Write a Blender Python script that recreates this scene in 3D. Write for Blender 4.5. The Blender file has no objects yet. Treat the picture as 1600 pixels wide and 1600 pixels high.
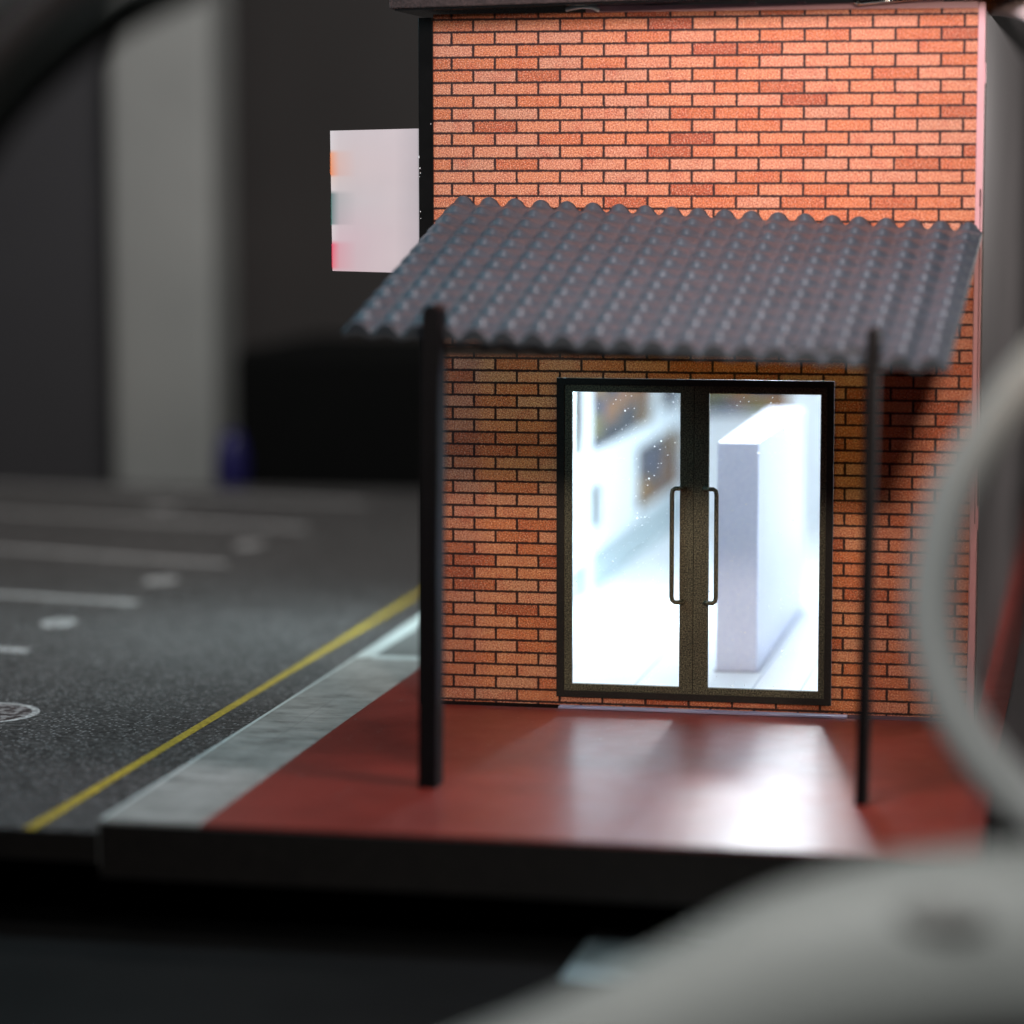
import bpy, bmesh, math, random
from mathutils import Vector, Matrix
random.seed(7)
S = bpy.context.scene
COL = S.collection
S.unit_settings.scale_length = 0.01          # one unit is one centimetre: a small tabletop model

# ------------------------------------------------------------------ camera
CP = Vector((9.92648, -43.07075, 7.99915))
CR = Vector((0.98004321, 0.1987816, -0.00108641))
CU = Vector((-0.02153684, 0.11161192, 0.99351847))
CD = Vector((-0.19761445, 0.97366763, -0.11366563))
FPX = 4593.22375
def at(x, y, depth):
    """point seen at pixel x, y of the photograph at a distance along the view"""
    return CP + depth * ((x - 800) / FPX * CR - (y - 800) / FPX * CU + CD)
cd = bpy.data.cameras.new('camera'); cam = bpy.data.objects.new('camera', cd); COL.objects.link(cam)
M = Matrix((CR, CU, -CD)).transposed().to_4x4(); M.translation = CP
cam.matrix_world = M
cd.sensor_width = 36; cd.lens = FPX / 1600 * 36
cd.clip_start = 0.5; cd.clip_end = 600
cd.dof.use_dof = True; cd.dof.focus_distance = 43.95; cd.dof.aperture_fstop = 0.108
S.camera = cam

# ------------------------------------------------------------------ world, lamps, exposure
w = bpy.data.worlds.new('World'); S.world = w; w.use_nodes = True
w.node_tree.nodes['Background'].inputs[0].default_value = (0.9, 0.92, 0.92, 1)
w.node_tree.nodes['Background'].inputs[1].default_value = 0.022
S.view_settings.view_transform = 'Standard'; S.view_settings.look = 'None'
S.view_settings.exposure = 0; S.view_settings.gamma = 1
def area(name, loc, target, power, size, color, size_y=None):
    l = bpy.data.lights.new(name, 'AREA'); l.energy = power; l.color = color; l.size = size
    if size_y: l.shape = 'RECTANGLE'; l.size_y = size_y
    o = bpy.data.objects.new(name, l); COL.objects.link(o); o.location = loc
    o.rotation_euler = (Vector(target) - Vector(loc)).to_track_quat('-Z', 'Y').to_euler()
    return o
area('overhead_lamp', (6.6, -7.5, 13.6), (4.6, 0, 7.4), 1120, 2.5, (1.0, 0.85, 0.88))
dl = area('desk_lamp', (11.5, -27.0, 14.8), (4.6, 0, 5.0), 225, 2.2, (1.0, 0.77, 0.62)); dl.data.spread = math.radians(34)
fl = area('hose_fill', (9.5, -31, 15), (8.3, -22.5, 3.5), 330, 2.5, (1.0, 1.0, 0.98)); fl.data.spread = math.radians(60)  # fill added to brighten the hose and the cable loop
area('room_fill', (-6, -30, 34), (2, -14, 0), 3300, 9, (1.0, 0.97, 0.95))  # soft fill added to light the foreground cables and the road
area('cool_lamp', (-9.0, -7.0, 13.0), (2, -4, 6), 800, 3, (0.45, 0.85, 1.0))
area('side_fill', (20, 15, 9), (8.2, 6, 3), 2300, 4, (1.0, 0.92, 0.90))  # fill added to brighten the grey side wall and the pavement beside it
area('background_fill', (-4, 12, 30), (-12, 40, 5), 6800, 8, (1.0, 1.0, 0.97))  # fill added above the background to light the pillar
area('interior_spot', (3.6, 12.0, 7.6), (4.4, -4, 0), 560, 0.7, (0.93, 0.97, 1.0))
area('interior_lamp', (4.2, 12.2, 7.75), (4.2, 12.2, 0), 880, 0.9, (0.90, 0.96, 1.0), 21.0)
area('interior_panel_fill', (6.2, 17.0, 2.6), (5.2, 0, 1.5), 95, 2.5, (0.93, 0.97, 1.0), 4.6)  # forward-facing fill added for the pavement streak and the white behind the doors
area('storefront_lamp', (-0.55, 8.5, 5.2), (-3.4, 8.0, 0), 560, 0.4, (0.72, 0.95, 1.0), 11.0).data.spread = math.radians(110)

# ------------------------------------------------------------------ helpers
def newmat(name):
    m = bpy.data.materials.new(name); m.use_nodes = True
    return m, m.node_tree, m.node_tree.nodes['Principled BSDF']
def L(nt, a, b): nt.links.new(a, b)
def math_(nt, op, a, b=None, c=None):
    n = nt.nodes.new('ShaderNodeMath'); n.operation = op
    for i, v in enumerate((a, b, c)):
        if v is None: continue
        if isinstance(v, (int, float)): n.inputs[i].default_value = v
        else: L(nt, v, n.inputs[i])
    return n.outputs[0]
def noise(nt, vec, scale, detail=3, rough=0.6):
    n = nt.nodes.new('ShaderNodeTexNoise'); n.inputs['Scale'].default_value = scale
    n.inputs['Detail'].default_value = detail; n.inputs['Roughness'].default_value = rough
    L(nt, vec, n.inputs['Vector']); return n
def ramp(nt, fac, stops, interp='LINEAR'):
    n = nt.nodes.new('ShaderNodeValToRGB'); n.color_ramp.interpolation = interp
    e = n.color_ramp.elements
    while len(e) < len(stops): e.new(0.5)
    for el, (p, c) in zip(e, stops): el.position = p; el.color = (*c, 1)
    L(nt, fac, n.inputs[0]); return n.outputs[0]
def mixc(nt, fac, a, b, mode='MIX'):
    n = nt.nodes.new('ShaderNodeMix'); n.data_type = 'RGBA'; n.blend_type = mode
    for s, v in ((n.inputs[0], fac), (n.inputs[6], a), (n.inputs[7], b)):
        if isinstance(v, (int, float)): s.default_value = v
        elif isinstance(v, tuple): s.default_value = (*v, 1)
        else: L(nt, v, s)
    return n.outputs[2]
def coords(nt): return nt.nodes.new('ShaderNodeTexCoord').outputs['Object']
def mat(name, color, rough=0.5, var=0.0, scale=3.0, bump=0.0, bscale=20.0, metallic=0.0, spec=0.5, grain=0.0, gscale=40.0, coat=0.0):
    m, nt, p = newmat(name)
    p.inputs['Roughness'].default_value = rough; p.inputs['Metallic'].default_value = metallic
    p.inputs['Specular IOR Level'].default_value = spec; p.inputs['Coat Weight'].default_value = coat
    co = coords(nt)
    lo = tuple(c * (1 - var) for c in color); hi = tuple(min(1, c * (1 + var)) for c in color)
    c = ramp(nt, noise(nt, co, scale, 5).outputs[0], [(0.3, lo), (0.7, hi)])
    if grain:
        c = mixc(nt, grain, c, ramp(nt, noise(nt, co, gscale, 2).outputs[0], [(0.35, (0.1, 0.1, 0.1)), (0.65, (1, 1, 1))]), 'OVERLAY')
    L(nt, c, p.inputs['Base Color'])
    if bump:
        b = nt.nodes.new('ShaderNodeBump'); b.inputs['Strength'].default_value = bump; b.inputs['Distance'].default_value = 0.02
        L(nt, noise(nt, co, bscale, 4).outputs[0], b.inputs['Height']); L(nt, b.outputs[0], p.inputs['Normal'])
    return m

class MB:
    def __init__(s): s.bm = bmesh.new()
    def box(s, a, b, bevel=0.0, M=None):
        r = bmesh.ops.create_cube(s.bm, size=1.0); vs = r['verts']
        for v in vs:
            v.co = Vector([a[i] + (v.co[i] + 0.5) * (b[i] - a[i]) for i in range(3)])
        if bevel:
            es = list({e for v in vs for e in v.link_edges})
            r = bmesh.ops.bevel(s.bm, geom=es, offset=bevel, segments=2, profile=0.5, affect='EDGES')
            vs = list({v for f in r['faces'] for v in f.verts})
        if M is not None:
            for v in vs: v.co = M @ v.co
        return s
    def quad(s, pts):
        s.bm.faces.new([s.bm.verts.new(p) for p in pts]); return s
    def tube(s, pts, r, n=20, cap=True, flat=1.0):
        pts = [Vector(p) for p in pts]; rs = r if isinstance(r, (list, tuple)) else [r] * len(pts)
        rings = []; up = None
        for i, p in enumerate(pts):
            t = (pts[min(i + 1, len(pts) - 1)] - pts[max(i - 1, 0)]).normalized()
            if up is None: up = Vector((0, -1, 0)) if abs(t.y) < .9 else Vector((0, 0, 1))
            a = (up - up.dot(t) * t).normalized(); up = a; b = t.cross(a)
            rings.append([s.bm.verts.new(p + rs[i] * (math.cos(2 * math.pi * k / n) * a * flat + math.sin(2 * math.pi * k / n) * b)) for k in range(n)])
        for A, B in zip(rings, rings[1:]):
            for k in range(n): s.bm.faces.new((A[k], A[(k + 1) % n], B[(k + 1) % n], B[k])).smooth = True
        if cap: s.bm.faces.new(rings[0][::-1]); s.bm.faces.new(rings[-1])
        return s
    def plate(s, xs, zs, solid, y0, y1):
        """wall plate in the x-z plane with openings: solid(i, j) tells which cells are filled"""
        nx, nz = len(xs) - 1, len(zs) - 1; V = {}
        def v(i, j, y):
            k = (i, j, y)
            if k not in V: V[k] = s.bm.verts.new((xs[i], y, zs[j]))
            return V[k]
        ok = lambda i, j: 0 <= i < nx and 0 <= j < nz and solid(i, j)
        for i in range(nx):
            for j in range(nz):
                if not ok(i, j): continue
                s.bm.faces.new((v(i, j, y0), v(i + 1, j, y0), v(i + 1, j + 1, y0), v(i, j + 1, y0)))
                s.bm.faces.new((v(i, j + 1, y1), v(i + 1, j + 1, y1), v(i + 1, j, y1), v(i, j, y1)))
                for di, dj, a, b in ((-1, 0, (i, j), (i, j + 1)), (1, 0, (i + 1, j), (i + 1, j + 1)), (0, -1, (i, j), (i + 1, j)), (0, 1, (i, j + 1), (i + 1, j + 1))):
                    if not ok(i + di, j + dj):
                        s.bm.faces.new((v(*a, y0), v(*b, y0), v(*b, y1), v(*a, y1)))
        return s
    def build(s, name, m, parent=None, **kw):
        bmesh.ops.recalc_face_normals(s.bm, faces=s.bm.faces[:])
        me = bpy.data.meshes.new(name); s.bm.to_mesh(me); s.bm.free(); me.materials.append(m)
        o = bpy.data.objects.new(name, me); COL.objects.link(o)
        if parent:
            o.parent = parent
            pl = parent
            off = Vector((0, 0, 0))
            while pl: off += pl.location; pl = pl.parent
            if off.length:                        # meshes are modelled in place: move them back into the parent's frame
                me.transform(Matrix.Translation(-off))
        for k, v_ in kw.items(): o[k] = v_
        return o
def empty(name, loc, label, cat, group=None):
    o = bpy.data.objects.new(name, None); COL.objects.link(o); o.location = loc; o.empty_display_size = 0.3
    o['label'] = label; o['category'] = cat
    if group: o['group'] = group
    return o
def smooth(pts, k=6):
    """Catmull-Rom through the points"""
    P = [Vector(p) for p in pts]; P = [2 * P[0] - P[1]] + P + [2 * P[-1] - P[-2]]; out = []
    for i in range(1, len(P) - 2):
        for j in range(k):
            t = j / k; a, b, c, d = P[i - 1:i + 3]
            out.append(0.5 * (2 * b + (c - a) * t + (2 * a - 5 * b + 4 * c - d) * t * t + (3 * b - a - 3 * c + d) * t ** 3))
    out.append(P[-2]); return out

# ------------------------------------------------------------------ materials
def brick_material():
    m, nt, p = newmat('printed_brick')
    co = coords(nt)
    nz = noise(nt, co, 30, 3)
    sub = nt.nodes.new('ShaderNodeVectorMath'); sub.operation = 'SUBTRACT'; sub.inputs[1].default_value = (.5, .5, .5); L(nt, nz.outputs[1], sub.inputs[0])
    sc = nt.nodes.new('ShaderNodeVectorMath'); sc.operation = 'SCALE'; sc.inputs[3].default_value = 0.034; L(nt, sub.outputs[0], sc.inputs[0])
    ad = nt.nodes.new('ShaderNodeVectorMath'); ad.operation = 'ADD'; L(nt, co, ad.inputs[0]); L(nt, sc.outputs[0], ad.inputs[1])
    sp = nt.nodes.new('ShaderNodeSeparateXYZ'); L(nt, ad.outputs[0], sp.inputs[0])
    q, pz = 0.655, 0.18555
    r = math_(nt, 'DIVIDE', math_(nt, 'SUBTRACT', 10.297, sp.outputs[2]), pz)
    row = math_(nt, 'FLOOR', r)
    u = math_(nt, 'ADD', math_(nt, 'DIVIDE', math_(nt, 'SUBTRACT', sp.outputs[0], 0.6056 - 4.0), q), math_(nt, 'MULTIPLY', math_(nt, 'MODULO', math_(nt, 'ADD', row, 10), 2), 0.5))
    col = math_(nt, 'FLOOR', u)
    fu = math_(nt, 'FRACT', u); fr = math_(nt, 'FRACT', r)
    du = math_(nt, 'MULTIPLY', math_(nt, 'MINIMUM', fu, math_(nt, 'SUBTRACT', 1, fu)), q)
    dv = math_(nt, 'MULTIPLY', math_(nt, 'MINIMUM', fr, math_(nt, 'SUBTRACT', 1, fr)), pz)
    d = math_(nt, 'MINIMUM', math_(nt, 'SUBTRACT', du, 0.001), dv)
    mr = nt.nodes.new('ShaderNodeMapRange'); mr.inputs[1].default_value = 0.0125; mr.inputs[2].default_value = 0.023; L(nt, d, mr.inputs[0])
    cx = nt.nodes.new('ShaderNodeCombineXYZ'); L(nt, col, cx.inputs[0]); L(nt, row, cx.inputs[1])
    wn = nt.nodes.new('ShaderNodeTexWhiteNoise'); wn.noise_dimensions = '3D'; L(nt, cx.outputs[0], wn.inputs[0])
    base = ramp(nt, wn.outputs[0], [(0.0, (0.42, 0.085, 0.035)), (0.09, (0.52, 0.13, 0.05)), (0.24, (0.60, 0.175, 0.07)), (0.45, (0.62, 0.215, 0.10)),
                                    (0.7, (0.62, 0.235, 0.125)), (0.88, (0.63, 0.25, 0.145)), (1.0, (0.58, 0.25, 0.15))])
    # blotches that belong to the print: some bricks are redder in the middle
    bl = noise(nt, co, 3.2, 4)
    base = mixc(nt, math_(nt, 'MULTIPLY', ramp(nt, bl.outputs[0], [(0.50, (0, 0, 0)), (0.68, (1, 1, 1))]), 0.5), base, (0.50, 0.085, 0.04))
    g = noise(nt, co, 44, 3, 0.8)
    base = mixc(nt, 0.92, base, ramp(nt, g.outputs[0], [(0.36, (0.05, 0.05, 0.05)), (0.66, (0.86, 0.86, 0.86))]), 'OVERLAY')
    spk = noise(nt, co, 58, 2, 0.7)
    base = mixc(nt, ramp(nt, spk.outputs[0], [(0.56, (0, 0, 0)), (0.66, (0.9, 0.9, 0.9))]), base, (0.95, 0.62, 0.46))
    c = mixc(nt, mr.outputs[0], (0.030, 0.009, 0.009), base)
    L(nt, c, p.inputs['Base Color']); p.inputs['Roughness'].default_value = 0.62; p.inputs['Specular IOR Level'].default_value = 0.35
    bp = nt.nodes.new('ShaderNodeBump'); bp.inputs['Strength'].default_value = 0.35; bp.inputs['Distance'].default_value = 0.01
    L(nt, g.outputs[0], bp.inputs['Height']); L(nt, bp.outputs[0], p.inputs['Normal'])
    tr = nt.nodes.new('ShaderNodeBsdfTranslucent'); L(nt, mixc(nt, 1.0, c, (1.0, 0.95, 0.30), 'MULTIPLY'), tr.inputs[0])
    mx = nt.nodes.new('ShaderNodeMixShader'); mx.inputs[0].default_value = 0.11
    L(nt, p.outputs[0], mx.inputs[1]); L(nt, tr.outputs[0], mx.inputs[2])
    L(nt, mx.outputs[0], nt.nodes['Material Output'].inputs[0])
    return m
def glass_material():
    """thin clear acrylic with dust specks on it"""
    m, nt, p = newmat('dusty_acrylic')
    nt.nodes.remove(p)
    co = coords(nt)
    sx = nt.nodes.new('ShaderNodeSeparateXYZ'); L(nt, co, sx.inputs[0]); pl_ = nt.nodes.new('ShaderNodeCombineXYZ'); L(nt, sx.outputs[0], pl_.inputs[0]); L(nt, sx.outputs[2], pl_.inputs[1]); co = pl_.outputs[0]
    v = nt.nodes.new('ShaderNodeTexVoronoi'); v.voronoi_dimensions = '2D'; v.inputs['Scale'].default_value = 5.5; L(nt, co, v.inputs['Vector'])
    rnd = nt.nodes.new('ShaderNodeSeparateColor'); L(nt, v.outputs['Color'], rnd.inputs[0])
    rad = math_(nt, 'MULTIPLY', math_(nt, 'POWER', rnd.outputs[0], 6.0), 0.085)
    speck = math_(nt, 'LESS_THAN', v.outputs['Distance'], rad)
    v2 = nt.nodes.new('ShaderNodeTexVoronoi'); v2.voronoi_dimensions = '2D'; v2.inputs['Scale'].default_value = 16; L(nt, co, v2.inputs['Vector'])
    r2 = nt.nodes.new('ShaderNodeSeparateColor'); L(nt, v2.outputs['Color'], r2.inputs[0])
    s2 = math_(nt, 'LESS_THAN', v2.outputs['Distance'], math_(nt, 'MULTIPLY', math_(nt, 'POWER', r2.outputs[1], 5.0), 0.13))
    speck = math_(nt, 'MAXIMUM', speck, s2)
    t = nt.nodes.new('ShaderNodeBsdfTransparent'); t.inputs[0].default_value = (0.97, 0.99, 1, 1)
    gl = nt.nodes.new('ShaderNodeBsdfGlossy'); gl.inputs['Roughness'].default_value = 0.08
    tl = nt.nodes.new('ShaderNodeBsdfTranslucent'); tl.inputs[0].default_value = (1, 1, 1, 1)
    m1 = nt.nodes.new('ShaderNodeMixShader'); m1.inputs[0].default_value = 0.03; L(nt, t.outputs[0], m1.inputs[1]); L(nt, gl.outputs[0], m1.inputs[2])
    m0 = nt.nodes.new('ShaderNodeMixShader'); m0.inputs[0].default_value = 0.012; L(nt, m1.outputs[0], m0.inputs[1]); L(nt, tl.outputs[0], m0.inputs[2])
    m2 = nt.nodes.new('ShaderNodeMixShader'); L(nt, math_(nt, 'MULTIPLY', speck, 0.75), m2.inputs[0]); L(nt, m0.outputs[0], m2.inputs[1]); L(nt, tl.outputs[0], m2.inputs[2])
    L(nt, m2.outputs[0], nt.nodes['Material Output'].inputs[0]); return m
def clear_material():
    m, nt, p = newmat('clear_acrylic'); nt.nodes.remove(p)
    t = nt.nodes.new('ShaderNodeBsdfTransparent'); t.inputs[0].default_value = (0.95, 0.97, 0.97, 1)
    L(nt, t.outputs[0], nt.nodes['Material Output'].inputs[0]); return m
CLEAR = clear_material()
def speckled(name, dark, light, sc=30, rough=0.5, lo=0.45, hi=0.68):
    m, nt, p = newmat(name); co = coords(nt)
    c = ramp(nt, noise(nt, co, sc, 3, 0.8).outputs[0], [(lo, dark), (hi, light)])
    c = mixc(nt, 0.5, c, ramp(nt, noise(nt, co, 1.4, 3).outputs[0], [(0.3, (.3, .3, .3)), (0.7, (.7, .7, .7))]), 'OVERLAY')
    L(nt, c, p.inputs['Base Color']); p.inputs['Roughness'].default_value = rough; return m
def asphalt():
    m, nt, p = newmat('asphalt'); co = coords(nt)
    a = ramp(nt, noise(nt, co, 11, 3, 0.7).outputs[0], [(0.38, (0.022, 0.020, 0.020)), (0.55, (0.075, 0.070, 0.069)), (0.70, (0.19, 0.18, 0.18))])
    b = ramp(nt, noise(nt, co, 0.7, 4).outputs[0], [(0.3, (.42, .42, .42)), (0.7, (.58, .57, .57))])
    c = mixc(nt, 0.8, a, b, 'OVERLAY'); L(nt, c, p.inputs['Base Color'])
    v = nt.nodes.new('ShaderNodeTexVoronoi'); v.voronoi_dimensions = '2D'; v.inputs['Scale'].default_value = 13; L(nt, co, v.inputs['Vector'])
    rnd = nt.nodes.new('ShaderNodeSeparateColor'); L(nt, v.outputs['Color'], rnd.inputs[0])
    sp = math_(nt, 'MULTIPLY', math_(nt, 'LESS_THAN', v.outputs['Distance'], 0.27), math_(nt, 'GREATER_THAN', rnd.outputs[0], 0.80))
    c = mixc(nt, math_(nt, 'MULTIPLY', sp, 0.8), c, (0.42, 0.41, 0.41)); L(nt, c, p.inputs['Base Color'])
    p.inputs['Roughness'].default_value = 0.5; p.inputs['Specular IOR Level'].default_value = 0.4
    bp = nt.nodes.new('ShaderNodeBump'); bp.inputs['Strength'].default_value = 0.9; bp.inputs['Distance'].default_value = 0.03
    L(nt, noise(nt, co, 16, 4, 0.8).outputs[0], bp.inputs['Height']); L(nt, bp.outputs[0], p.inputs['Normal']); return m
def kerb_material():
    m, nt, p = newmat('kerb_paving'); co = coords(nt)
    sp = nt.nodes.new('ShaderNodeSeparateXYZ'); L(nt, co, sp.inputs[0])
    fy = math_(nt, 'FRACT', math_(nt, 'DIVIDE', sp.outputs[1], 0.62)); fx = math_(nt, 'FRACT', math_(nt, 'DIVIDE', math_(nt, 'ADD', sp.outputs[0], 2.3), 0.65))
    ln = math_(nt, 'MAXIMUM', math_(nt, 'LESS_THAN', fy, 0.05), math_(nt, 'LESS_THAN', fx, 0.03))
    mp = nt.nodes.new('ShaderNodeMapping'); mp.inputs['Scale'].default_value = (1.2, 1.9, 1); L(nt, co, mp.inputs[0])
    c = ramp(nt, noise(nt, mp.outputs[0], 1.3, 5, 0.65).outputs[0], [(0.33, (0.19, 0.19, 0.18)), (0.47, (0.31, 0.31, 0.295)), (0.64, (0.41, 0.41, 0.395))])
    c = mixc(nt, math_(nt, 'MULTIPLY', ln, 0.35), c, (0.14, 0.14, 0.14)); L(nt, c, p.inputs['Base Color'])
    p.inputs['Roughness'].default_value = 0.5; return m
def red_print():
    m, nt, p = newmat('red_pavement'); co = coords(nt)
    c = ramp(nt, noise(nt, co, 0.8, 5).outputs[0], [(0.3, (0.19, 0.019, 0.012)), (0.7, (0.265, 0.029, 0.019))])
    c = mixc(nt, math_(nt, 'MULTIPLY', ramp(nt, noise(nt, co, 1.7, 3).outputs[0], [(0.55, (0, 0, 0)), (0.8, (1, 1, 1))]), 0.25), c, (0.14, 0.035, 0.024))
    v = nt.nodes.new('ShaderNodeTexVoronoi'); v.voronoi_dimensions = '2D'; v.inputs['Scale'].default_value = 3.4; L(nt, co, v.inputs['Vector'])
    rr = nt.nodes.new('ShaderNodeSeparateColor'); L(nt, v.outputs['Color'], rr.inputs[0])
    dust = math_(nt, 'LESS_THAN', v.outputs['Distance'], math_(nt, 'MULTIPLY', math_(nt, 'POWER', rr.outputs[0], 4), 0.075))
    c = mixc(nt, math_(nt, 'MULTIPLY', dust, 0.6), c, (0.5, 0.42, 0.4))
    L(nt, c, p.inputs['Base Color'])
    L(nt, ramp(nt, noise(nt, co, 2.0, 4).outputs[0], [(0.3, (.36, .36, .36)), (0.7, (.46, .46, .46))]), p.inputs['Roughness'])
    p.inputs['Specular IOR Level'].default_value = 0.4
    p.inputs['Coat Weight'].default_value = 0.42; p.inputs['Coat Roughness'].default_value = 0.29
    bp = nt.nodes.new('ShaderNodeBump'); bp.inputs['Strength'].default_value = 0.3; bp.inputs['Distance'].default_value = 0.012
    L(nt, noise(nt, co, 22, 4, 0.7).outputs[0], bp.inputs['Height']); L(nt, bp.outputs[0], p.inputs['Normal']); return m
def sign_material():
    """milky acrylic, lit from within, with the light bleeding from the coloured front face painted as a gradient"""
    m, nt, p = newmat('milky_lit_acrylic'); co = coords(nt)
    sp = nt.nodes.new('ShaderNodeSeparateXYZ'); L(nt, co, sp.inputs[0])
    x = math_(nt, 'ADD', sp.outputs[0], 0.0); z = sp.outputs[2]
    near = ramp(nt, math_(nt, 'MULTIPLY', x, 1.0), [(0.0, (1, 1, 1)), (0.06, (0.6, 0.6, 0.6)), (0.13, (0.22, 0.22, 0.22)), (0.40, (0, 0, 0))], 'LINEAR')
    far = ramp(nt, math_(nt, 'MULTIPLY', x, 1.0), [(0.0, (0.9, .9, .9)), (0.6, (0.3, 0.3, 0.3)), (1, (0.1, 0.1, 0.1))], 'LINEAR')
    zz = math_(nt, 'DIVIDE', z, 2.1)
    tint = ramp(nt, zz, [(0.0, (0.78, 0.62, 0.66)), (0.03, (0.95, 0.20, 0.26)), (0.19, (0.95, 0.12, 0.20)), (0.225, (0.82, 0.70, 0.73)),
                         (0.325, (0.82, 0.74, 0.75)), (0.34, (0.20, 0.30, 0.30)), (0.55, (0.16, 0.25, 0.25)), (0.58, (0.82, 0.72, 0.72)),
                         (0.67, (0.86, 0.68, 0.62)), (0.69, (0.98, 0.34, 0.16)), (0.84, (0.98, 0.42, 0.24)), (0.87, (0.80, 0.72, 0.73)), (1.0, (0.80, 0.73, 0.75))])
    body = ramp(nt, noise(nt, co, 1.2, 2).outputs[0], [(0.3, (0.73, 0.655, 0.675)), (0.7, (0.77, 0.69, 0.71))])
    body = mixc(nt, far, body, ramp(nt, zz, [(0.0, (0.78, 0.55, 0.60)), (0.25, (0.78, 0.56, 0.62)), (0.5, (0.67, 0.64, 0.65)), (0.75, (0.80, 0.66, 0.64)), (1, (0.75, 0.68, 0.69))]))
    c = mixc(nt, near, mixc(nt, 1.0, body, (0.93, 0.90, 0.91), 'MULTIPLY'), tint)  # coloured light bleed put into base and emission colour
    edge = ramp(nt, math_(nt, 'DIVIDE', x, 1.37), [(0.72, (1, 1, 1)), (1.0, (0.80, 0.83, 0.85))])  # shading towards the right border put into the colour
    c = mixc(nt, 1.0, c, edge, 'MULTIPLY')
    L(nt, mixc(nt, 1.0, c, (0.35, 0.35, 0.35), 'MULTIPLY'), p.inputs['Base Color']); L(nt, c, p.inputs['Emission Color']); p.inputs['Emission Strength'].default_value = 0.54
    p.inputs['Roughness'].default_value = 0.4; return m
def poster_material():
    """shelf goods seen blurred: blocks of amber, slate and olive print"""
    m, nt, p = newmat('printed_goods'); co = coords(nt)
    mp = nt.nodes.new('ShaderNodeMapping'); mp.inputs['Scale'].default_value = (1, 0.55, 1.5); L(nt, co, mp.inputs[0])
    v = nt.nodes.new('ShaderNodeTexVoronoi'); v.distance = 'CHEBYCHEV'; v.inputs['Scale'].default_value = 1.3; L(nt, mp.outputs[0], v.inputs['Vector'])
    sc = nt.nodes.new('ShaderNodeSeparateColor'); L(nt, v.outputs['Color'], sc.inputs[0])
    c = ramp(nt, sc.outputs[0], [(0.0, (0.20, 0.08, 0.015)), (0.2, (0.022, 0.028, 0.04)), (0.4, (0.11, 0.10, 0.02)), (0.58, (0.03, 0.05, 0.11)), (0.76, (0.035, 0.022, 0.02)), (0.9, (0.24, 0.13, 0.03))], 'CONSTANT')
    L(nt, c, p.inputs['Base Color']); p.inputs['Roughness'].default_value = 0.6; return m

BRICK = brick_material(); GLASS = glass_material(); ASPH = asphalt(); KERB = kerb_material(); RED = red_print()
OLIVE = speckled('olive_door_print', (0.012, 0.012, 0.006), (0.26, 0.25, 0.15), 44, 0.55, 0.42, 0.74)
BLACKP = speckled('black_print', (0.004, 0.004, 0.003), (0.022, 0.021, 0.015), 40, 0.5)
BLACK = mat('gloss_black_acrylic', (0.006, 0.006, 0.006), 0.16, 0.2, 2)
POSTM = mat('black_post_acrylic', (0.004, 0.004, 0.005), 0.6, 0.2, 2, spec=0.14, bump=0.2, bscale=3)
BASEEDGE = mat('dark_board_edge', (0.010, 0.008, 0.007), 0.7, 0.3, 6, bump=0.3, spec=0.3)
WHITE = mat('white_interior', (0.80, 0.83, 0.86), 0.4, 0.03, 2)
LILAC = mat('lilac_white_plastic', (0.66, 0.69, 0.84), 0.45, 0.03, 1.5, grain=0.12, gscale=18)
PINKW = mat('pink_white_acrylic', (0.60, 0.33, 0.36), 0.3, 0.05, 3)
SIDE = mat('grey_side_panel', (0.105, 0.10, 0.10), 0.28, 0.15, 0.6, bump=0.05, bscale=2)
ROOFM = mat('brown_stone_roof', (0.036, 0.022, 0.020), 0.9, 0.35, 9, bump=0.9, bscale=22, grain=0.5, gscale=30)
AWN = mat('slate_tile_plastic', (0.048, 0.063, 0.081), 0.42, 0.12, 1.3, bump=0.06, bscale=14, spec=0.6)
GREYC = mat('grey_cable_rubber', (0.225, 0.235, 0.225), 0.55, 0.05, 1)
LOOPC = mat('light_grey_cable_rubber', (0.42, 0.435, 0.425), 0.55, 0.05, 1)
PALE = mat('bright_corner_rubber', (0.55, 0.58, 0.57), 0.5, 0.05, 1)
PINKC = mat('pinkish_cable_rubber', (0.66, 0.52, 0.50), 0.5, 0.05, 1)
DARKC = mat('dark_cable_rubber', (0.085, 0.073, 0.070), 0.8, 0.1, 1, spec=0.1)
GREENC = mat('greenish_black_rubber', (0.040, 0.046, 0.043), 0.8, 0.1, 1, spec=0.1)
PAINTW = mat('worn_white_paint', (0.40, 0.385, 0.385), 0.6, 0.35, 5, grain=0.5, gscale=16)
PAINTY = mat('worn_yellow_paint', (0.46, 0.33, 0.03), 0.5, 0.25, 4, grain=0.35, gscale=14)
PAINTA = mat('pale_kerb_line', (0.62, 0.68, 0.67), 0.45, 0.08, 4)
GREYP = mat('grey_pavement_print', (0.17, 0.175, 0.17), 0.5, 0.25, 2)
TABLE = mat('dark_table_top', (0.010, 0.010, 0.010), 0.6, 0.2, 0.4, bump=0.1, bscale=4, spec=0.12)
BACK = mat('charcoal_backdrop', (0.14, 0.125, 0.122), 0.8, 0.12, 0.06)
PILLAR = mat('grey_painted_board', (0.32, 0.32, 0.31), 0.7, 0.12, 0.12)
CHROME = mat('chrome_pin', (0.6, 0.65, 0.62), 0.15, 0.05, 2, metallic=1.0)
VIOLET = mat('violet_plastic', (0.014, 0.011, 0.085), 0.4, 0.1, 1)
BOXM = mat('matt_black_box', (0.004, 0.004, 0.004), 0.9, 0.1, 1, spec=0.1)
MILK = sign_material(); GOODS = poster_material()
PALEBLUE = mat('pale_blue_panel', (0.42, 0.53, 0.56), 0.4, 0.08, 1)

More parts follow.
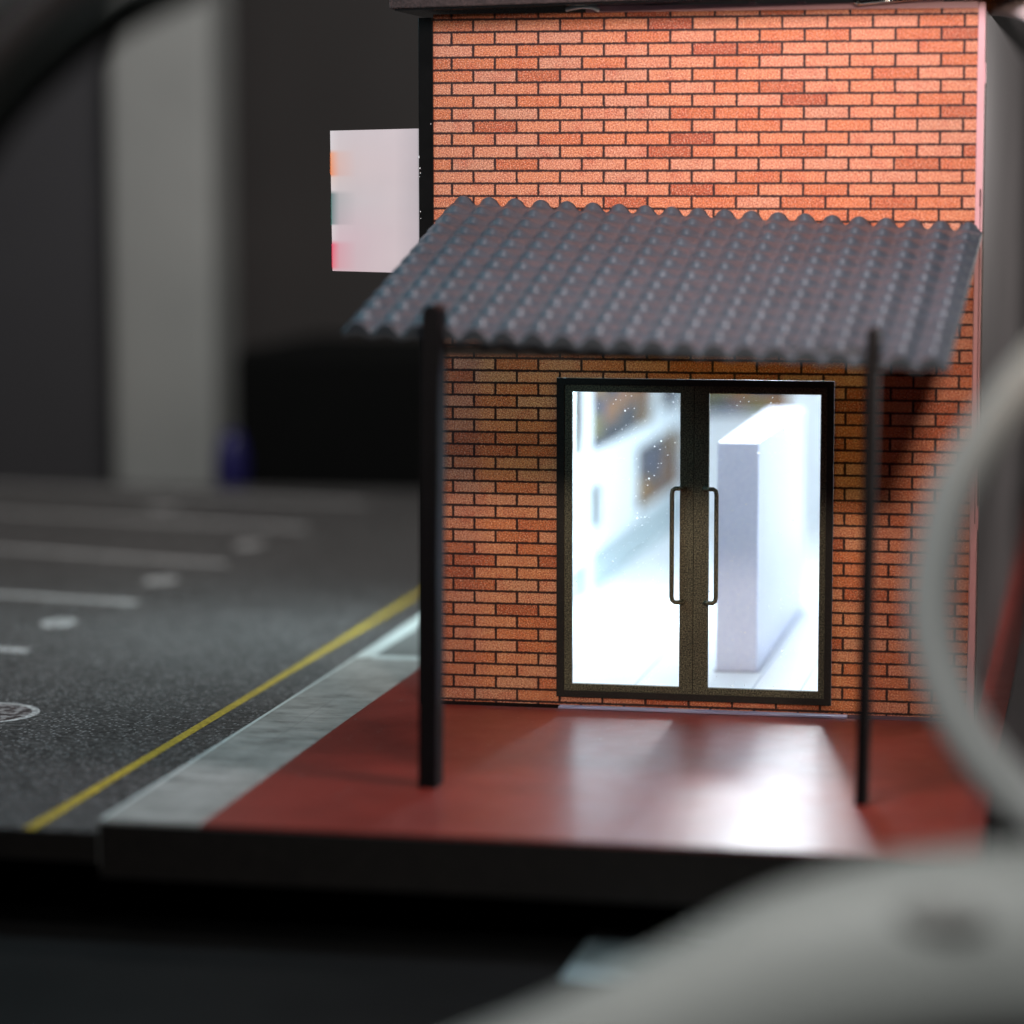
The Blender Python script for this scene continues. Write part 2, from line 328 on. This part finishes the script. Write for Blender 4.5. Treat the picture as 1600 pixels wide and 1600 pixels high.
# ------------------------------------------------------------------ the setting: table, backdrop, road, pavement
MB().box((-60, -60, -1.9), (60, 47, -1.5)).build('table', TABLE, kind='structure')
MB().box((-110, 74, -40), (90, 75, 70)).build('back_wall', BACK, kind='structure')
ZR = -0.15
road = MB().box((-34, -8.75, -0.52), (-2.345, 31.0, ZR)).build('road', ASPH, kind='structure')
e = MB().box((-34, -8.79, -0.53), (-2.345, -8.752, ZR - 0.012)).build('board_edge', BASEEDGE, road)
def sheet(name, pts, z, m, parent, th=0.004):
    b = MB(); bm = b.bm
    top = [bm.verts.new((x, y, z + th)) for x, y in pts]; bot = [bm.verts.new((x, y, z + 0.0015)) for x, y in pts]
    bm.faces.new(top); bm.faces.new(bot[::-1])
    for i in range(len(pts)): bm.faces.new((bot[i], bot[(i + 1) % len(pts)], top[(i + 1) % len(pts)], top[i]))
    return b.build(name, m, parent)
sheet('yellow_line', [(-3.31, -8.75), (-3.15, -8.75), (-3.15, 30.9), (-3.31, 30.9)], ZR, PAINTY, road)
for y0, sl in ((4.45, 0.14), (10.3, 0.20), (16.1, 0.27), (22.5, 0.22), (28.0, 0.2)):     # painted bay lines, slightly slanted
    dx = 16.0
    sheet('parking_line', [(-8.25, y0 - 0.19), (-8.25, y0 + 0.19), (-8.25 - dx, y0 + 0.19 + dx * sl), (-8.25 - dx, y0 - 0.19 + dx * sl)], ZR, PAINTW, road)
def ring(name, cx, cy, r0, r1, z, m, parent, bar=False, n=40, sy=1.0):
    b = MB(); bm = b.bm
    o = [[bm.verts.new((cx + r * math.cos(2 * math.pi * k / n), cy + sy * r * math.sin(2 * math.pi * k / n), z + 0.004)) for k in range(n)] for r in (r0, r1)]
    for k in range(n): bm.faces.new((o[0][k], o[0][(k + 1) % n], o[1][(k + 1) % n], o[1][k]))
    if bar: bm.faces.new([bm.verts.new((cx + a, cy + c, z + 0.005)) for a, c in ((-r1 * .5, -.13), (r1 * .5, -.13), (r1 * .5, .13), (-r1 * .5, .13))])
    return b.build(name, m, parent)
for cx, cy in ((-8.85, 7.6), (-8.8, 13.4), (-8.7, 19.3), (-12.9, 26.0)):
    ring('bay_mark', cx, cy, 0.17, 0.31, ZR, PAINTW, road, True, sy=1.6)
def cover_material():
    m, nt, p = newmat('cover_print'); co = coords(nt)
    c = ramp(nt, noise(nt, co, 7, 2, 0.5).outputs[0], [(0.44, (0.05, 0.035, 0.035)), (0.52, (0.20, 0.17, 0.17)), (0.60, (0.34, 0.31, 0.31))])
    L(nt, c, p.inputs['Base Color']); p.inputs['Roughness'].default_value = 0.5; return m
mc = ring('manhole_cover', -6.86, -1.3, 0.0001, 0.80, ZR, cover_material(), road)
ring('rim', -6.86, -1.3, 0.80, 0.92, ZR, PAINTW, mc)

pav = MB().box((-0.998, -8.74, -0.60), (8.55, 30, 0.0)).build('pavement', RED, kind='structure')
MB().box((-2.30, -8.80, -0.72), (8.56, -8.742, -0.03), 0.01).build('board_edge', BASEEDGE, pav)
kb = MB().box((-2.33, -8.74, -0.60), (-1.0, 30, -0.001)).build('kerb', KERB, kind='structure')
sheet('kerb_line', [(-2.325, -8.7), (-2.27, -8.7), (-2.27, 3.9), (-2.02, 4.1), (-2.02, 30), (-2.325, 30)], 0.0, PAINTA, kb)
sheet('cross_line', [(-2.015, 3.92), (-1.002, 3.92), (-1.002, 4.25), (-2.015, 4.25)], 0.0, PAINTA, kb)
sheet('grey_panel', [(-2.015, 4.255), (-1.002, 4.255), (-1.002, 30), (-2.015, 30)], 0.0, GREYP, kb)
MB().box((8.58, -7.2, -1.5), (12.5, 30, 0.25), 0.05).build('display_rim', mat('black_display_rim', (0.016, 0.014, 0.014), 0.5, 0.3, 2), None,
    label='black raised rim running beside the red pavement at the right edge', category='rim')
MB().box((3.7, -9.6, -1.497), (5.6, -7.3, -1.47), 0.01).build('aqua_glint_slip', mat('aqua_glint_blue', (0.30, 0.42, 0.46), 0.3, 0.6, 1.5), None,
    label='pale blue slip standing in for an aqua glint on the dark table below the front edge', category='plastic slip')  # flat sheet made up for the bluish glint on the table

# ------------------------------------------------------------------ the shop
shop = empty('brick_shop', (4, 0, 0), 'miniature shop with printed orange brick wall, dark roof and glazed double doors', 'model building')
# brick front panel with the doorway
xs = [0.0, 1.87, 6.01, 8.0]; zs = [0.06, 0.185, 5.005, 10.378]
wall = MB().plate(xs, zs, lambda i, j: not (i == 1 and j == 1), 0.0, 0.16).build('brick_wall', BRICK, shop)
wall.data.materials.append(CLEAR)                                        # the print is on the front of clear acrylic
for f_ in wall.data.polygons: f_.material_index = 0 if f_.normal.y < -0.5 else 1
MB().plate([0.0, 0.75, 6.42, 7.99], [0.06, 0.12, 5.42, 8.0], lambda i, j: not (i == 1 and j == 1), 0.165, 0.20).build('light_mask_board', WHITE, wall)  # unseen board added to mask and bounce the interior light
MB().box((1.9, -0.05, 0.004), (6.25, 0.16, 0.036), 0.008).build('leak_lit_sill', mat('leak_light_lilac', (0.36, 0.33, 0.50), 0.3), shop)  # lilac of the interior light leaking under the wall, put into the colour
MB().box((0.0, 0.01, 0.0), (1.895, 0.15, 0.058)).build('plinth', BLACK, shop)
MB().box((6.255, 0.01, 0.0), (8.0, 0.15, 0.058)).build('plinth', mat('dull_plum_acrylic', (0.10, 0.06, 0.09), 0.4), shop)
# acrylic edge seen at the right and top of the brick panel
b = MB(); b.box((8.003, -0.015, 0.0), (8.105, 0.2, 10.46), 0.008); b.box((2.3, -0.012, 10.381), (8.0, 0.2, 10.475), 0.006)
for x0, x1 in ((3.0, 3.14), (4.7, 4.8), (5.4, 5.52), (7.0, 7.5)): b.box((x0, -0.01, 10.47), (x1, 0.1, 10.50), 0.006)
trim = b.build('edge_trim', PINKW, shop)
b = MB(); b.box((8.070, -0.019, 2.95), (8.080, -0.0155, 7.80)); b.box((8.062, -0.02, 7.55), (8.084, -0.0156, 7.80)); b.build('groove', BLACK, trim)
for z0, z1 in ((2.85, 3.2), (9.3, 9.6)): MB().box((8.1055, -0.03, z0), (8.123, 0.03, z1), 0.006).build('burr', PINKW, trim)
# side walls, ceiling, back
MB().box((-0.225, -0.03, 0.0), (-0.002, 24, 10.33), 0.01).build('side_wall', BLACK, shop, label='glossy black side wall at the left corner')
MB().box((8.108, 0.06, 0.0), (8.13, 24, 10.33)).build('side_wall', SIDE, shop, label='smooth grey side wall at the right corner')
GLINT = mat('white_glint', (.9, .9, .9), .3)
for x, z, a, h in ((-.223, 8.26, .010, .035), (-.212, 8.10, .014, .022), (-.205, 8.03, .008, .020), (-.214, 7.98, .007, .010), (-.206, 7.46, .012, .014), (-.20, 7.36, .008, .010), (-.04, 8.76, .008, .012)):
    MB().box((x, -0.036, z), (x + a, -0.0285, z + h)).build('glint_speck', GLINT, shop)  # white chips stand in for glints on the glossy black corner
RM = Matrix.Translation((-0.53, -0.6, 10.435)) @ Matrix.Rotation(-0.020, 4, 'Y')
roof = MB().box((0, 0, 0), (9.6, 25, 0.5), 0.02, RM).build('roof', ROOFM, shop)
MB().box((0.08, 0.03, -0.03), (9.5, 24.9, -0.002), 0, RM).build('soffit', BLACK, roof)
b = MB(); b.tube([(2.02, -.10, 10.42), (2.25, -.12, 10.46), (2.42, -.12, 10.45), (2.52, -.10, 10.40)], 0.035, 10); b.build('clip', mat('pale_clip', (.7, .8, .78), .3), roof)
b = MB(); b.tube([(6.28, -.12, 10.45), (6.45, -.14, 10.47), (7.6, -.14, 10.55)], 0.035, 12); b.tube([(6.28, -.13, 10.50), (6.28, -.13, 10.44)], 0.05, 12); b.build('pin', CHROME, roof)
# the room inside
floor = MB().box((0.0, 0.165, -0.0), (8.1, 24, 0.06)).build('floor', WHITE, shop)
b = MB()
for x in (1.5, 2.75, 4.6, 5.35, 6.6): b.box((x, 0.2, 0.061), (x + 0.03, 24, 0.064))
b.build('floor_joint', mat('floor_joint_grey', (0.45, 0.50, 0.56), 0.5), floor)
MB().box((0.0, 0.165, 8.0), (8.1, 24, 8.1)).build('ceiling', WHITE, shop)
MB().box((0.0, 23.8, 0.06), (8.1, 24, 8.0)).build('rear_wall', WHITE, shop)
MB().box((0.5, 23.6, 2.6), (2.8, 23.79, 5.2)).build('goods_panel', GOODS, shop)
MB().box((7.6, 0.2, 0.062), (8.0, 23.8, 8.0)).build('partition', WHITE, shop)
MB().box((3.35, 2.0, 7.80), (4.25, 15.0, 7.99)).build('light_strip', WHITE, shop)
# shelving wall on the left of the room (openings in the y-z plane, built as a plate turned by 90 degrees)
HOLES = [(0.6, 5.5, 2.85, 4.6), (8.9, 10.1, 2.9, 4.6), (10.95, 18.8, 2.82, 4.6), (19.6, 22.9, 2.9, 4.6), (16.3, 23.3, 1.05, 2.42), (10.85, 11.95, 1.35, 2.2),
         (11.0, 22.9, 0.14, 0.92), (6.5, 10.6, 0.2, 0.85)]
ys = sorted({0.3, 23.8} | {v for h in HOLES for v in h[:2]}); zz = sorted({0.062, 8.0} | {v for h in HOLES for v in h[2:]})
def solid(i, j):
    cy, cz = (ys[i] + ys[i + 1]) / 2, (zz[j] + zz[j + 1]) / 2
    return not any(h[0] < cy < h[1] and h[2] < cz < h[3] for h in HOLES)
b = MB(); b.plate(ys, zz, solid, 0.0, 0.12)
R90 = Matrix(((0, 1, 0, 0.38), (1, 0, 0, 0), (0, 0, 1, 0), (0, 0, 0, 1)))
b.bm.transform(R90)
sw = b.build('shelf_frame', mat('ice_white_plastic', (0.70, 0.78, 0.82), 0.4, 0.04, 1), shop)
MB().box((0.12, 0.3, 1.0), (0.30, 23.7, 5.0)).build('goods_panel', GOODS, sw)
MB().box((0.18, 6.0, 0.07), (0.34, 23.7, 0.98)).build('kick_panel', PALEBLUE, sw)
# door frame and leaves
fr = MB().plate([1.872, 1.985, 5.905, 6.008], [0.187, 0.285, 4.905, 5.003], lambda i, j: not (i == 1 and j == 1), -0.03, 0.12).build('door_frame', BLACKP, shop)
def leaf(x0, x1, px0, px1, hx, side):
    lf = MB().plate([x0, px0, px1, x1], [0.287, 0.39, 4.80, 4.903], lambda i, j: not (i == 1 and j == 1), -0.022, 0.06).build('door', OLIVE, shop)
    MB().box((px0 + .001, 0.015, 0.392), (px1 - .001, 0.018, 4.798)).build('pane', GLASS, lf)
    s_ = side
    pts = [(hx + s_ * 0.20, -0.03, 3.385), (hx + s_ * 0.13, -0.075, 3.385), (hx + s_ * 0.05, -0.08, 3.385), (hx + s_ * 0.012, -0.08, 3.36), (hx, -0.08, 3.30),
           (hx, -0.08, 1.76), (hx + s_ * 0.012, -0.08, 1.71), (hx + s_ * 0.05, -0.08, 1.68), (hx + s_ * 0.13, -0.075, 1.68), (hx + s_ * 0.18, -0.03, 1.69)]
    MB().tube(pts, 0.034, 12).build('handle', OLIVE, lf)
    return lf
leaf(1.988, 3.936, 2.105, 3.735, 3.625, 1)
leaf(3.944, 5.902, 4.165, 5.812, 4.29, -1)
MB().box((3.9365, 0.0, 0.287), (3.9435, 0.05, 4.903)).build('door_seal', BLACK, shop)

ct = MB().box((3.84, 3.43, 0.075), (4.50, 10.6, 3.76), 0.012).build('white_counter', LILAC, None,
    label='tall pale lilac block standing on the white floor behind the right glass door', category='display block')
MB().box((3.80, 3.36, 0.0645), (4.56, 10.66, 0.0745)).build('base_plate', mat('grey_base_plate', (0.36, 0.38, 0.45), 0.5), ct)

# projecting lit sign on the left side
sg = empty('projecting_sign', (-1.59, 0.0, 6.57), 'milky white lit sign box sticking out from the black side wall', 'sign')
b = MB(); bx = b.bm
vs = {}
pts = [(-1.575, 6.575), (-0.228, 6.545), (-0.228, 8.70), (-1.595, 8.672)]
f = [bx.verts.new((x, 0.0, z)) for x, z in pts]; g = [bx.verts.new((x, 1.6, z)) for x, z in pts]
bx.faces.new(f); bx.faces.new(g[::-1])
for i in range(4): bx.faces.new((f[i], f[(i + 1) % 4], g[(i + 1) % 4], g[i]))
b.build('light_box', MILK, sg)
for z0, z1, c in ((8.02, 8.34, (0.85, 0.22, 0.06)), (7.26, 7.70, (0.03, 0.16, 0.12)), (6.62, 6.98, (0.75, 0.04, 0.08))):
    MB().box((-1.606 + (8.67 - z1) * 0.0095, 0.01, z0), (-1.596 + (8.67 - z1) * 0.0095, 1.59, z1)).build('colour_band', mat('band_ink', c, 0.4), sg)

# ------------------------------------------------------------------ awning on two posts
aw = empty('tiled_awning', (4, -5.9, 0), 'slate grey corrugated tile awning on two black posts in front of the doors', 'awning')
O = Vector((0.262, 0.0, 7.598)); A, B_, C_ = -0.014, 0.05, 0.27
AM = Matrix.Rotation(A, 3, 'Z') @ Matrix.Rotation(B_, 3, 'Y') @ Matrix.Rotation(C_, 3, 'X')
LEN, DEP, NC, NR = 7.862, 6.016, 20, 12
def awn_h(u, v):
    c = 0.5 + 0.5 * math.cos(2 * math.pi * (u * NC - 0.5))
    c = c ** 0.8
    w_ = (v * NR - 0.30 * c) % 1.0
    s_ = w_ / 0.86 if w_ < 0.86 else 1 - (w_ - 0.86) / 0.14
    return -0.02 + 0.060 * c + 0.100 * s_ * (0.25 + 0.75 * c)
b = MB(); bm = b.bm; NU, NV = NC * 14, NR * 12; T = []; Bt = []
for j in range(NV + 1):
    r1, r2 = [], []
    for i in range(NU + 1):
        u, v = i / NU, j / NV; h = awn_h(u, v)
        c = 0.050 * (0.5 + 0.5 * math.cos(2 * math.pi * (u * NC - 0.5))) ** 0.8
        r1.append(bm.verts.new(O + AM @ Vector((u * LEN, -v * DEP, h)))); r2.append(bm.verts.new(O + AM @ Vector((u * LEN, -v * DEP, c - 0.095))))
    T.append(r1); Bt.append(r2)
for j in range(NV):
    for i in range(NU):
        bm.faces.new((T[j][i], T[j][i + 1], T[j + 1][i + 1], T[j + 1][i])).smooth = True
        bm.faces.new((Bt[j + 1][i], Bt[j + 1][i + 1], Bt[j][i + 1], Bt[j][i])).smooth = True
for i in range(NU):
    bm.faces.new((T[0][i], Bt[0][i], Bt[0][i + 1], T[0][i + 1])); bm.faces.new((T[NV][i + 1], Bt[NV][i + 1], Bt[NV][i], T[NV][i]))
for j in range(NV):
    bm.faces.new((T[j][0], T[j + 1][0], Bt[j + 1][0], Bt[j][0])); bm.faces.new((T[j][NU], Bt[j][NU], Bt[j + 1][NU], T[j + 1][NU]))
b.build('canopy', AWN, aw)
def post(xb, xt, wd, dp, zt, y):
    b = MB(); bm = b.bm; prof = []
    n = 10
    outline = [(-wd / 2, 0.0), (wd / 2, 0.0)] + [(wd / 2 * math.cos(math.pi * k / n), zt - wd / 2 + wd / 2 * math.sin(math.pi * k / n)) for k in range(n + 1)]
    for yy in (y, y + dp):
        prof.append([bm.verts.new((xb + (xt - xb) * z / zt + x, yy, z)) for x, z in outline])
    bm.faces.new(prof[0]); bm.faces.new(prof[1][::-1]); m_ = len(outline)
    for k in range(m_): bm.faces.new((prof[0][k], prof[0][(k + 1) % m_], prof[1][(k + 1) % m_], prof[1][k]))
    return b.build('post', POSTM, aw)
post(1.275, 1.35, 0.24, 0.42, 6.34, -6.08)
post(6.95, 7.03, 0.15, 0.42, 6.10, -6.05)
bm_ = Matrix.Translation((1.44, -5.62, 5.66)) @ Matrix.Rotation(0.002, 4, 'Y')
MB().box((0, 0, 0), (5.5, 0.12, 0.16), 0, bm_).build('beam', mat('dark_grey_beam', (0.03, 0.03, 0.032), 0.4), aw)

# ------------------------------------------------------------------ behind the model, far out of focus
pl = [at(x, y, 84) for x, y in ((163, -60), (352, -60), (352, 1100), (166, 1100))]
b = MB(); x0 = at(170, 400, 84); x1 = at(342, 400, 84)
b.box((x0.x, x0.y, -30), (x1.x, x0.y + 2.5, 26), 0.25)
b.build('grey_pillar', PILLAR, None, label='tall pale grey upright board standing behind the road on the left', category='pillar')
p0 = at(362, 545, 80); p1 = at(690, 545, 80)
MB().box((p0.x, p0.y, -1.5), (p1.x + 1, p0.y + 8, p0.z), 0.3).build('black_box', BOXM, None, label='large matt black box behind the shop and road', category='box')
v0 = at(362, 768, 78)
b = MB(); b.tube([(v0.x, v0.y, -1.5), (v0.x, v0.y, v0.z + .9), (v0.x, v0.y, v0.z + 1.35), (v0.x, v0.y, v0.z + 1.6)], [0.45, 0.45, 0.34, 0.2], 20)
b.build('violet_bottle', VIOLET, None, label='small violet bottle between the grey pillar and the black box', category='bottle')
l0 = at(-400, 400, 88); l1 = at(235, 400, 88)
MB().box((l0.x, l0.y, -30), (l1.x + 3.0, l0.y + 1, 30)).build('mauve_board', mat('dark_mauve_board', (0.047, 0.045, 0.050), 0.8, 0.1, .1), None, label='dark mauve grey board far behind the road, left of the pillar', category='board')

# ------------------------------------------------------------------ cables in front of the lens and at the roof
def cable(name, pts, r, m, label, cat='cable', k=6, flat=1.0):
    P = smooth(pts, k); rr = r
    if isinstance(r, (list, tuple)):
        rr = []
        for i in range(len(P)):
            t = i / k; a = min(int(t), len(r) - 2); f_ = t - a; rr.append(r[a] * (1 - f_) + r[a + 1] * f_)
    return MB().tube(P, rr, 24, flat=flat).build(name, m, None, label=label, category=cat)
cable('looped_cable', [at(x, y, 28.5) for x, y in ((1740, 440), (1650, 540), (1568, 640), (1497, 755), (1465, 865), (1456, 965), (1474, 1065), (1520, 1160), (1600, 1255), (1720, 1350))],
      0.238, LOOPC, 'grey cable loop curving in front of the right wall edge')
cable('grey_hose', [at(x, y, 25) for x, y in ((380, 1830), (620, 1745), (860, 1670), (1060, 1600), (1240, 1530), (1420, 1490), (1600, 1475), (1850, 1480))],
      [0.35, 0.45, 0.55, 0.66, 0.78, 0.86, 0.86, 0.84], GREYC, 'thick pale grey hose crossing the bottom right corner', 'hose', flat=0.7)
hose = bpy.data.objects['grey_hose']
hp = at(1470, 1432, 24.45)
b = MB(); bmesh.ops.create_uvsphere(b.bm, u_segments=24, v_segments=12, radius=1.0)
b.bm.transform(Matrix.Translation(hp) @ Matrix.Diagonal((0.40, 0.20, 0.15, 1.0)))
for f_ in b.bm.faces: f_.smooth = True
b.build('dimple_shade', mat('dimple_shade_grey', (0.165, 0.165, 0.158), 0.7), hose)  # darker oval added, its colour stands for the shade in a dimple
cable('bright_corner_strap', [at(x, y, 25) for x, y in ((-90, 44), (-24, -6), (36, -75))], 0.22, PALE, 'pale strap added for the brightness at the very top left corner', 'strap')  # pale tube made up to give the bright corner
cable('dark_cable', [at(x, y, 26.5) for x, y in ((-80, 190), (0, 90), (85, 10), (190, -70))], 0.17, DARKC, 'thick black brown cable arching across the top left corner')
cable('green_black_cable', [at(x, y, 27) for x, y in ((-90, 330), (-10, 195), (90, 90), (200, 15), (330, -45))], 0.20, GREENC, 'greenish black cable arching below the brown one, top left')
cable('roof_cable', [(7.9, 1.6, 10.50), (8.3, 0.9, 10.47), (8.75, 0.0, 10.30), (9.2, -1.2, 9.9)], 0.17, PINKC, 'pinkish cable bending down from the roof at the right corner')
